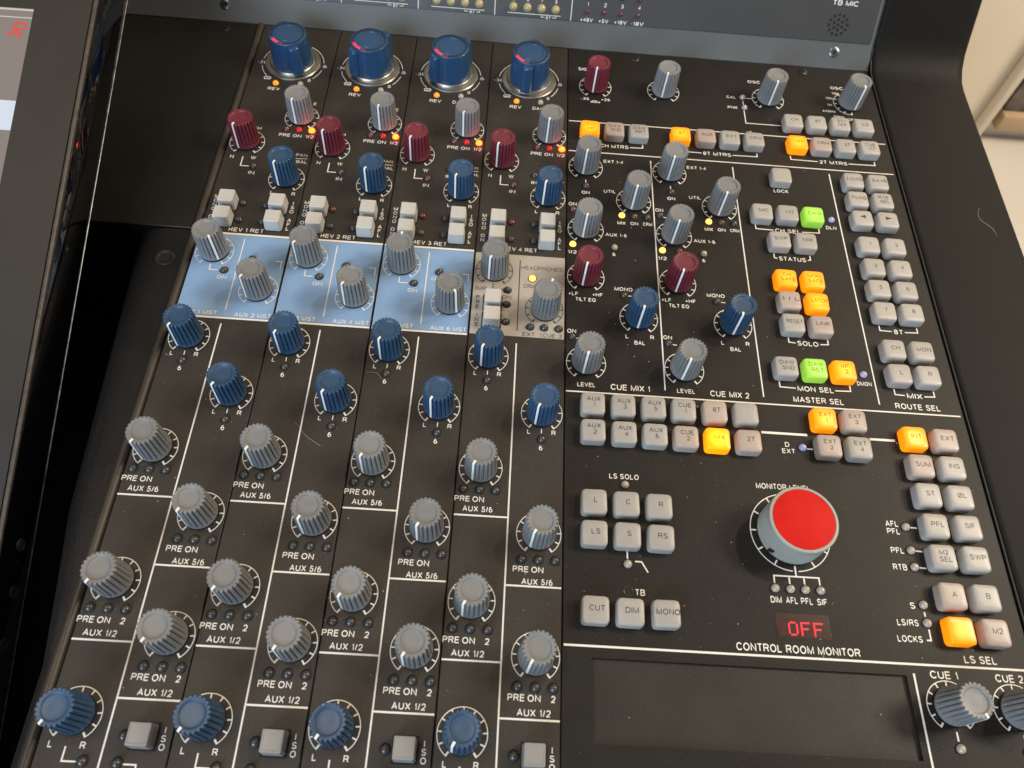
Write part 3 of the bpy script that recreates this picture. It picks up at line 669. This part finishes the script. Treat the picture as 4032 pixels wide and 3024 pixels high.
# right-hand indicator column
for s, x, y, w in (('AFL', 183.4, -71, 6.8), ('PFL', 183.5, -75.4, 6.8), ('PFL', 183.5, -86.3, 6.9), ('RTB', 183.1, -95.6, 7.5), ('S', 185.5, -116.2, 2.5), ('LS/RS', 181, -125.2, 11), ('LOCKS', 180.4, -133.5, 12.8)): p.text(s, x, y, 3.1, w)
for y in (-72.6, -86.0, -95.3): led(ms, 191, y, 'clear'); p.line(193.7, y - .1, 197.4, y - .2, .8)
for y in (-115.6, -125): led(ms, 191.2, y, 'clear')
p.line(191.1, -119.3, 191.1, -121.7, .8); p.poly([(191.5, -128.6), (191.5, -133.8), (189.6, -133.8)], .8)
p.text('LS SEL', 215, -142.2, 3.5, 16.2)
for x, s in ((194.2, 'CUE 1'), (227.9, 'CUE 2')):
    p.text(s, x - .1, -150.6, 3.5, 13.9); knob(ms, x, -165.6, 'grey', 297); p.dial(x, -165.4)
    p.line(x, -177, x, -181.3, .8); led(ms, x + .2, -184.6, 'clear')
obj('lettering', p.mesh('lettering', M['legend']), ms)
for x, y in ((53.4, 307.9), (188.5, 307.9)):
    s = obj('screw', SCREW, ms, (x, y, 0)); obj('screw_slot', CROSS, s, rz=.4)

# ------------------------------------------------------------------ meter bridge above the panels
mb = thing('meter_bridge', 'slanted slate grey meter panel along the top edge with LEDs and talkback grille', 'meter panel')
A = math.atan2(27.4, 17.2); ca, sa = cos(A), sin(A)
bm_ = bmesh.new()
pr = [(314.4, -40), (314.4, .3), (327.5, 14.5), (327.5 + 100 * ca, 14.5 + 100 * sa), (327.5 + 100 * ca + 60, 14.5 + 100 * sa), (450, -40)]
rings(bm_, [[(x, y, z) for y, z in pr] for x in (-420, 242.3)])
obj('bridge_body', done(bm_, 'bridge_body', M['bridge'], 30), mb)
PL = Matrix(((1, 0, 0, 0), (0, ca, -sa, 327.5 * K), (0, sa, ca, 14.5 * K), (0, 0, 0, 1)))
bm_ = bmesh.new(); box(bm_, -420, 240.3, .5, 99, -.5, .55, .2, 1); obj('meter_face', done(bm_, 'meter_face', M['meter_panel'], 30), mb, mx=PL)
q = Print(.63)
for x in (-240, -180, -120, -60, 0): q.line(x, .5, x, 90, .55)
bl = led_mesh(M['led_cream'], 3.4); rl = led_mesh(M['led_redoff'], 1.7)
def on_face(name, mesh, x, s, z=.5, label=None): return obj(name, mesh, mb, mx=PL @ Matrix.Translation((x * K, s * K, z * K)), label=label)
for g in (-240, -180, -120, -60):
    for k in range(4): on_face('meter_led', bl, g + 14.3 + 11.1 * k, 7.4, .4)
    q.line(g + 10, 3.0, g + 51.8, 3.0, .5); q.text('8T', g + 42.2, 1.3, 2.0, 3.6)
    q.poly([(g + 36.6, 2.4), (g + 36.6, 1.4), (g + 39, 1.4)], .4); q.poly([(g + 48.2, 2.4), (g + 48.2, 1.4), (g + 45.6, 1.4)], .4)
    for k, s in enumerate(('5', '6', '7', '8')): q.text(s, g + 14.3 + 11.1 * k, 12.9, 2.1)
for k, (s, v) in enumerate((('1', '+48V'), ('2', '+5V'), ('3', '+18V'), ('4', '-18V'))):
    x = 12.3 + 13.4 * k
    q.text(s, x + .3, 13.3, 2.5); on_face('rail_led', rl, x, 8.0, .4); q.text(v, x + .3, 1.95, 2.5, 9.4 if len(v) == 4 else 7.2); on_face('rail_led', rl, x, 19, .4)
q.text('TB MIC', 212.8, 28.2, 3.4, 19)
o = obj('lettering', q.mesh('lettering', M['legend']), mb, mx=PL)
bm_ = bmesh.new()
for r_, n_ in ((0, 1), (3.6, 6), (7.2, 12), (0, 0)):
    for k in range(n_):
        a = 2 * pi * k / max(n_, 1) + .2 + r_; lathe(bm_, [(1.25, .56), (1.25, .62)], 14, r_ * cos(a), r_ * sin(a))
on_face('talkback_grille', done(bm_, 'talkback_grille', M['hole']), 210.7, 12.6, .02)
B = math.atan2(14.2, 13.1)
BL = Matrix(((1, 0, 0, 0), (0, cos(B), -sin(B), 314.4 * K), (0, sin(B), cos(B), .3 * K), (0, 0, 0, 1)))
for x, m_ in ((212.7, SSCREW), (-270.4, SSCREW)):
    s = obj('screw', m_, mb, mx=BL @ Matrix.Translation((x * K, 12.0 * K, 0))); obj('screw_slot', CROSS, s, rz=.5)

# ------------------------------------------------------------------ padded side cheek
ck = thing('side_cheek', 'broad black padded end cheek along the right side of the console', 'console side')
path = [(-300, 1.2), (120, 1.2), (270, 1.2), (302, 1.4), (312, 2.6), (320, 6.5), (327, 13.0), (333, 22), (345, 41.2), (362, 68), (382, 100)]
bm_ = bmesh.new(); loops = []
for i, (y, z) in enumerate(path):
    a = path[max(0, i - 1)]; b = path[min(len(path) - 1, i + 1)]; ty, tz = b[0] - a[0], b[1] - a[1]; l = math.hypot(ty, tz); ny, nz = -tz / l, ty / l
    sec = [(244.2, -60), (244.2, -3), (244.7, -1.2), (246, -.2), (248.5, 0), (311, 0), (315.5, -.8), (319, -2.8), (321.6, -6), (322.6, -10.5), (322.8, -60)]
    sh = .35 if y > 330 else 1
    loops.append([(x, y + ny * d * (sh if d < -20 else 1), z + nz * d * (sh if d < -20 else 1)) for x, d in sec])
rings(bm_, loops)
obj('padding', done(bm_, 'padding', M['cheek'], 60), ck)
bm_ = bmesh.new()
for i in range(len(path) - 1):
    (y0, z0), (y1, z1) = path[i], path[i + 1]
    rings(bm_, [[(243.5 + .65 * cos(t), y + .65 * sin(t) * 0, z - .5 + .65 * sin(t)) for t in [2 * pi * k / 8 for k in range(8)]] for y, z in ((y0, z0), (y1, z1))])
obj('piping', done(bm_, 'piping', M['frame'], 60), ck)

# ------------------------------------------------------------------ console frame, left plates, ridge
cf = thing('console_frame', 'black console body with blank plates and raised ridge left of the strips', 'console body')
bm_ = bmesh.new(); box(bm_, -239.5, 243, -300, 316, -70, -3.6); obj('chassis', done(bm_, 'chassis', M['frame'], 30), cf)
bm_ = bmesh.new(); loops = []
sec = [(-245.2, -8), (-245.2, .2), (-244.4, 1.3), (-243.2, 1.7), (-242.0, 1.5), (-240.9, .5), (-240.3, -1), (-240.3, -8)]
rings(bm_, [[(x, y, z) for x, z in sec] for y in (-300, 314)])
obj('ridge', done(bm_, 'ridge', M['ridge'], 40), cf, label='raised rounded ridge')
bm_ = bmesh.new(); box(bm_, -420, -245.3, 104.6, 314, -112, -.4, .4, 1); obj('upper_blank_plate', done(bm_, 'upper_blank_plate', M['plate'], 30), cf, label='smooth blank black plate')
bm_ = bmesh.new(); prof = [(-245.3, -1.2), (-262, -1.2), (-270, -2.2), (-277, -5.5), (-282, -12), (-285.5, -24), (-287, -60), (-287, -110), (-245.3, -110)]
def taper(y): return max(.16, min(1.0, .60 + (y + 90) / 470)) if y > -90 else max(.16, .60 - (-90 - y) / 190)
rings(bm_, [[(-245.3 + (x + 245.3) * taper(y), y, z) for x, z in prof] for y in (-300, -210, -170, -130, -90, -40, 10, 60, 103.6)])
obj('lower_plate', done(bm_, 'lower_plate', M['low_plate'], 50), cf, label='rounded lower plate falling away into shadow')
for x, y, z, r_ in ((-257, 79.5, -1.15, 6.2),):
    bm_ = bmesh.new(); lathe(bm_, [(r_, 0), (r_ * .9, .35), (r_ * .62, .1), (r_ * .5, -.5), (1, -.6)], 32); c_ = obj('screw_cup', done(bm_, 'screw_cup', M['screw'], 30), cf, (x, y, z)); bm_ = bmesh.new(); lathe(bm_, [(3.4, .1), (3.4, .3)], 28); obj('screw_hole', done(bm_, 'screw_hole', M['hole']), c_)
bm_ = bmesh.new(); box(bm_, -900, -245, -420, 330, -150, -112.5); obj('lower_deck', done(bm_, 'lower_deck', M['hole'], 30), cf)  # added black filler, the gap's deep shade put into its colour
s = obj('screw', SCREW, cf, (-268.8, 306.7, -.4)); obj('screw_slot', CROSS, s, rz=.2)

# ------------------------------------------------------------------ monitor screen leaning in from the left
th = math.atan2(105.8, 282); ct, st = cos(th), sin(th)
mo = thing('monitor_screen', 'glossy black monitor leaning over the left plates with a red R on screen', 'monitor', (-292, 189, 100))
nx_ = Vector((.99916, -.02741, .03056)).normalized(); ty_ = Vector((0, ct, st)); ty_ = (ty_ - nx_ * ty_.dot(nx_)).normalized(); nz_ = nx_.cross(ty_)
ML = Matrix(((nx_.x, ty_.x, nz_.x, 0), (nx_.y, ty_.y, nz_.y, 0), (nx_.z, ty_.z, nz_.z, 0), (0, 0, 0, 1)))
bm_ = bmesh.new(); box(bm_, -420, 0, -560, 150, -29, -1.6, .5, 2); obj('glossy_housing', done(bm_, 'glossy_housing', M['gloss_black'], 30), mo, mx=ML)
bm_ = bmesh.new(); box(bm_, -420, -3.3, -552, 148, -1.6, .2, .3, 2); bz = obj('front_bezel', done(bm_, 'front_bezel', M['bezel'], 30), mo, mx=ML)
bm_ = bmesh.new(); box(bm_, -2.7, -.3, -556, 149, -1.6, .1, .4, 2); obj('edge_trim', done(bm_, 'edge_trim', M['trim'], 30), mo, mx=ML, label='worn brownish edge strip')
bm_ = bmesh.new(); box(bm_, -2, .25, -560, 150, -29.4, -28.6, .2, 1); obj('back_rim', done(bm_, 'back_rim', M['edge_trim'], 30), mo, mx=ML, label='thin pale back rim')
sx = -37.0
def sq_(x0, x1, s0, s1, z, m, name, lab=None):
    b = bmesh.new(); b.faces.new([b.verts.new(v) for v in ((x0, s0, z), (x1, s0, z), (x1, s1, z), (x0, s1, z))]); obj(name, done(b, name, m, None), scr, label=lab)
bm_ = bmesh.new(); box(bm_, -400, sx, -480, -8.6, -.5, .26); scr = obj('screen', done(bm_, 'screen', M['screen_grey'], 30), mo, mx=ML)
sq_(-400, sx, -10.2, -9.0, .32, M['screen_line'], 'title_line'); sq_(-400, sx, -15.0, -14.3, .32, M['screen_line'], 'title_line')
sq_(-400, sx, -86.0, -67.6, .32, M['screen_pale'], 'pale_bar', 'pale bluish white bar')
q = Print(.36)
cx, cy = -43.9, -22.4
sc = lambda pts: [(cx + a, cy + b) for a, b in pts]
q.poly(sc([(-2.6, 3.6), (0, 4.2), (2.8, 4.0), (4.4, 2.7), (3.9, 1.0), (1.6, .0), (-1.6, -.2)]), 1.1)
q.poly(sc([(-1.4, 3.2), (-2.2, .6), (-3.6, -2.6), (-5.2, -4.3)]), 1.2); q.poly(sc([(-5.0, -4.2), (-2.4, -2.2), (.2, -2.0)]), .9); q.poly(sc([(-.8, -.2), (1.0, -2.6), (2.6, -4.4), (.4, -4.2)]), 1.2)
obj('red_letter', q.mesh('red_letter', M['screen_red']), scr, label='red handwritten R')
SIDE = ML @ Matrix(((0, 0, 1, .0004), (0, 1, 0, 0), (-1, 0, 0, 0), (0, 0, 0, 1)))     # text frame on the right-hand side face
for (y, z, s) in ((-103.8, -27.7, 'UP'), (-127.0, -37.7, 'DOWN'), (-153.0, -46.6, 'INPUT')):
    q_ = ML.inverted() @ Vector((0, (y - 189) * K, (z - 100) * K)); P = ML @ Matrix.Translation((0, q_.y, q_.z)) @ Matrix(((0, 0, 1, .0004), (0, 1, 0, 0), (-1, 0, 0, 0), (0, 0, 0, 1)))
    bm_ = bmesh.new(); lathe(bm_, [(3.6, -.2), (3.6, .2), (3.2, .5), (2.9, .25), (1, .2)], 28)
    b = obj('menu_button', done(bm_, 'menu_button', M['frame'], 30), mo, mx=P)
    q = Print(.1); q.text(s, 0, -9.0, 2.8); obj('button_lettering', q.mesh('button_lettering', M['screw']), b)

# ------------------------------------------------------------------ what shows past the console: cream wall, floor, framed panel
def struct(name, bm, m): o = obj(name, done(bm, name, m, 30)); o['kind'] = 'structure'; return o
bm_ = bmesh.new(); box(bm_, -500, 3500, 1030, 1080, -650, 1200); struct('wall', bm_, M['wall'])
bm_ = bmesh.new(); box(bm_, -500, 3500, -1500, 1030, -690, -650); struct('floor', bm_, M['floor'])
dr = thing('framed_panel', 'dark mottled panel in pale wooden frame against the cream wall', 'framed panel', (906, 1030, -650))
bm_ = bmesh.new(); box(bm_, 0, 600, -14, -2, 70, 1100); obj('mottled_sheet', done(bm_, 'mottled_sheet', M['mottled'], 30), dr)
bm_ = bmesh.new(); box(bm_, 0, 620, -30, -2, 34, 69, 3, 2); obj('wooden_rail', done(bm_, 'wooden_rail', M['wood'], 30), dr)
bm_ = bmesh.new(); box(bm_, -30, -13, -26, -2, 0, 1100, 5, 3); obj('cream_stile', done(bm_, 'cream_stile', M['wall'], 30), dr)

# ------------------------------------------------------------------ lint, crumbs, dust
def lint(pts, label):
    bm = bmesh.new(); fine = []
    n = len(pts)
    for i in range(n - 1):
        for k in range(5):
            t = k / 5; p0 = pts[max(0, i - 1)]; p1 = pts[i]; p2 = pts[i + 1]; p3 = pts[min(n - 1, i + 2)]
            fine.append([.5 * (2 * p1[d] + (p2[d] - p0[d]) * t + (2 * p0[d] - 5 * p1[d] + 4 * p2[d] - p3[d]) * t * t + (3 * p1[d] - p0[d] - 3 * p2[d] + p3[d]) * t ** 3) for d in range(3)])
    rings(bm, [[(x + .065 * cos(a), y + .065 * sin(a), z + .065 * sin(a + 1.3)) for a in (0, 2.09, 4.19)] for x, y, z in fine])
    o = obj('lint_fibre', done(bm, 'lint_fibre', M['lint'])); o['label'] = label; o['category'] = 'lint'
lint([(-154, -31.7, .3), (-150, -36, .9), (-145.9, -40.5, 1.0), (-141, -43.6, .7), (-136.4, -46, .3)], 'pale curved hair crossing a white line on the second strip')
lint([(-118.4, 3.8, .3), (-115, 3.9, .6), (-111.4, 3.1, .7), (-108.2, -.7, .3)], 'short pale hair on the third strip by a blue knob')
lint([(296.2, 172.3, 1.35), (293.6, 166, 1.5), (294.4, 160, 1.5), (300.7, 153.2, 1.5), (302.1, 146.3, 1.35)], 'long thin hair on the black padded cheek')
def crumb(x, y, r, label):
    bm = bmesh.new()
    for k in range(4):
        bmesh.ops.create_icosphere(bm, subdivisions=1, radius=r * random.uniform(.5, 1), matrix=Matrix.Translation((x + random.uniform(-r, r), y + random.uniform(-.6 * r, .6 * r), r * .5)))
    o = obj('crumb', done(bm, 'crumb', M['crumb'])); o['label'] = label; o['category'] = 'crumb'
crumb(136.6, 232.6, 1.3, 'small brown crumb on the top white line above a CRM button')
crumb(79.2, -5.0, .6, 'tiny pale crumb between the CUE 1 and 8T buttons')
bm_ = bmesh.new()
for k in range(420):
    x = random.uniform(-238, 240); y = random.uniform(-210, 310) if random.random() < .6 else random.uniform(-150, 60)
    r = random.choice((.10, .12, .14, .18, .30)) * random.uniform(.8, 1.2)
    bmesh.ops.create_icosphere(bm_, subdivisions=1, radius=r, matrix=Matrix.Translation((x, y, r * .5)))
for o in list(bpy.data.objects):                      # fluff that gathers round the knob skirts
    if o.name.split('.')[0] == 'knob':
        bx_ = o.parent.location.x / K + o.location.x / K; by_ = o.location.y / K
        for k in range(7):
            a = random.uniform(0, 2 * pi); q_ = 9.5 + abs(random.gauss(0, 2.2)); r = random.uniform(.07, .15)
            bmesh.ops.create_icosphere(bm_, subdivisions=1, radius=r, matrix=Matrix.Translation((bx_ + q_ * cos(a), by_ + q_ * sin(a), r * .5)))
o = obj('dust', done(bm_, 'dust', M['dust'])); o['kind'] = 'stuff'
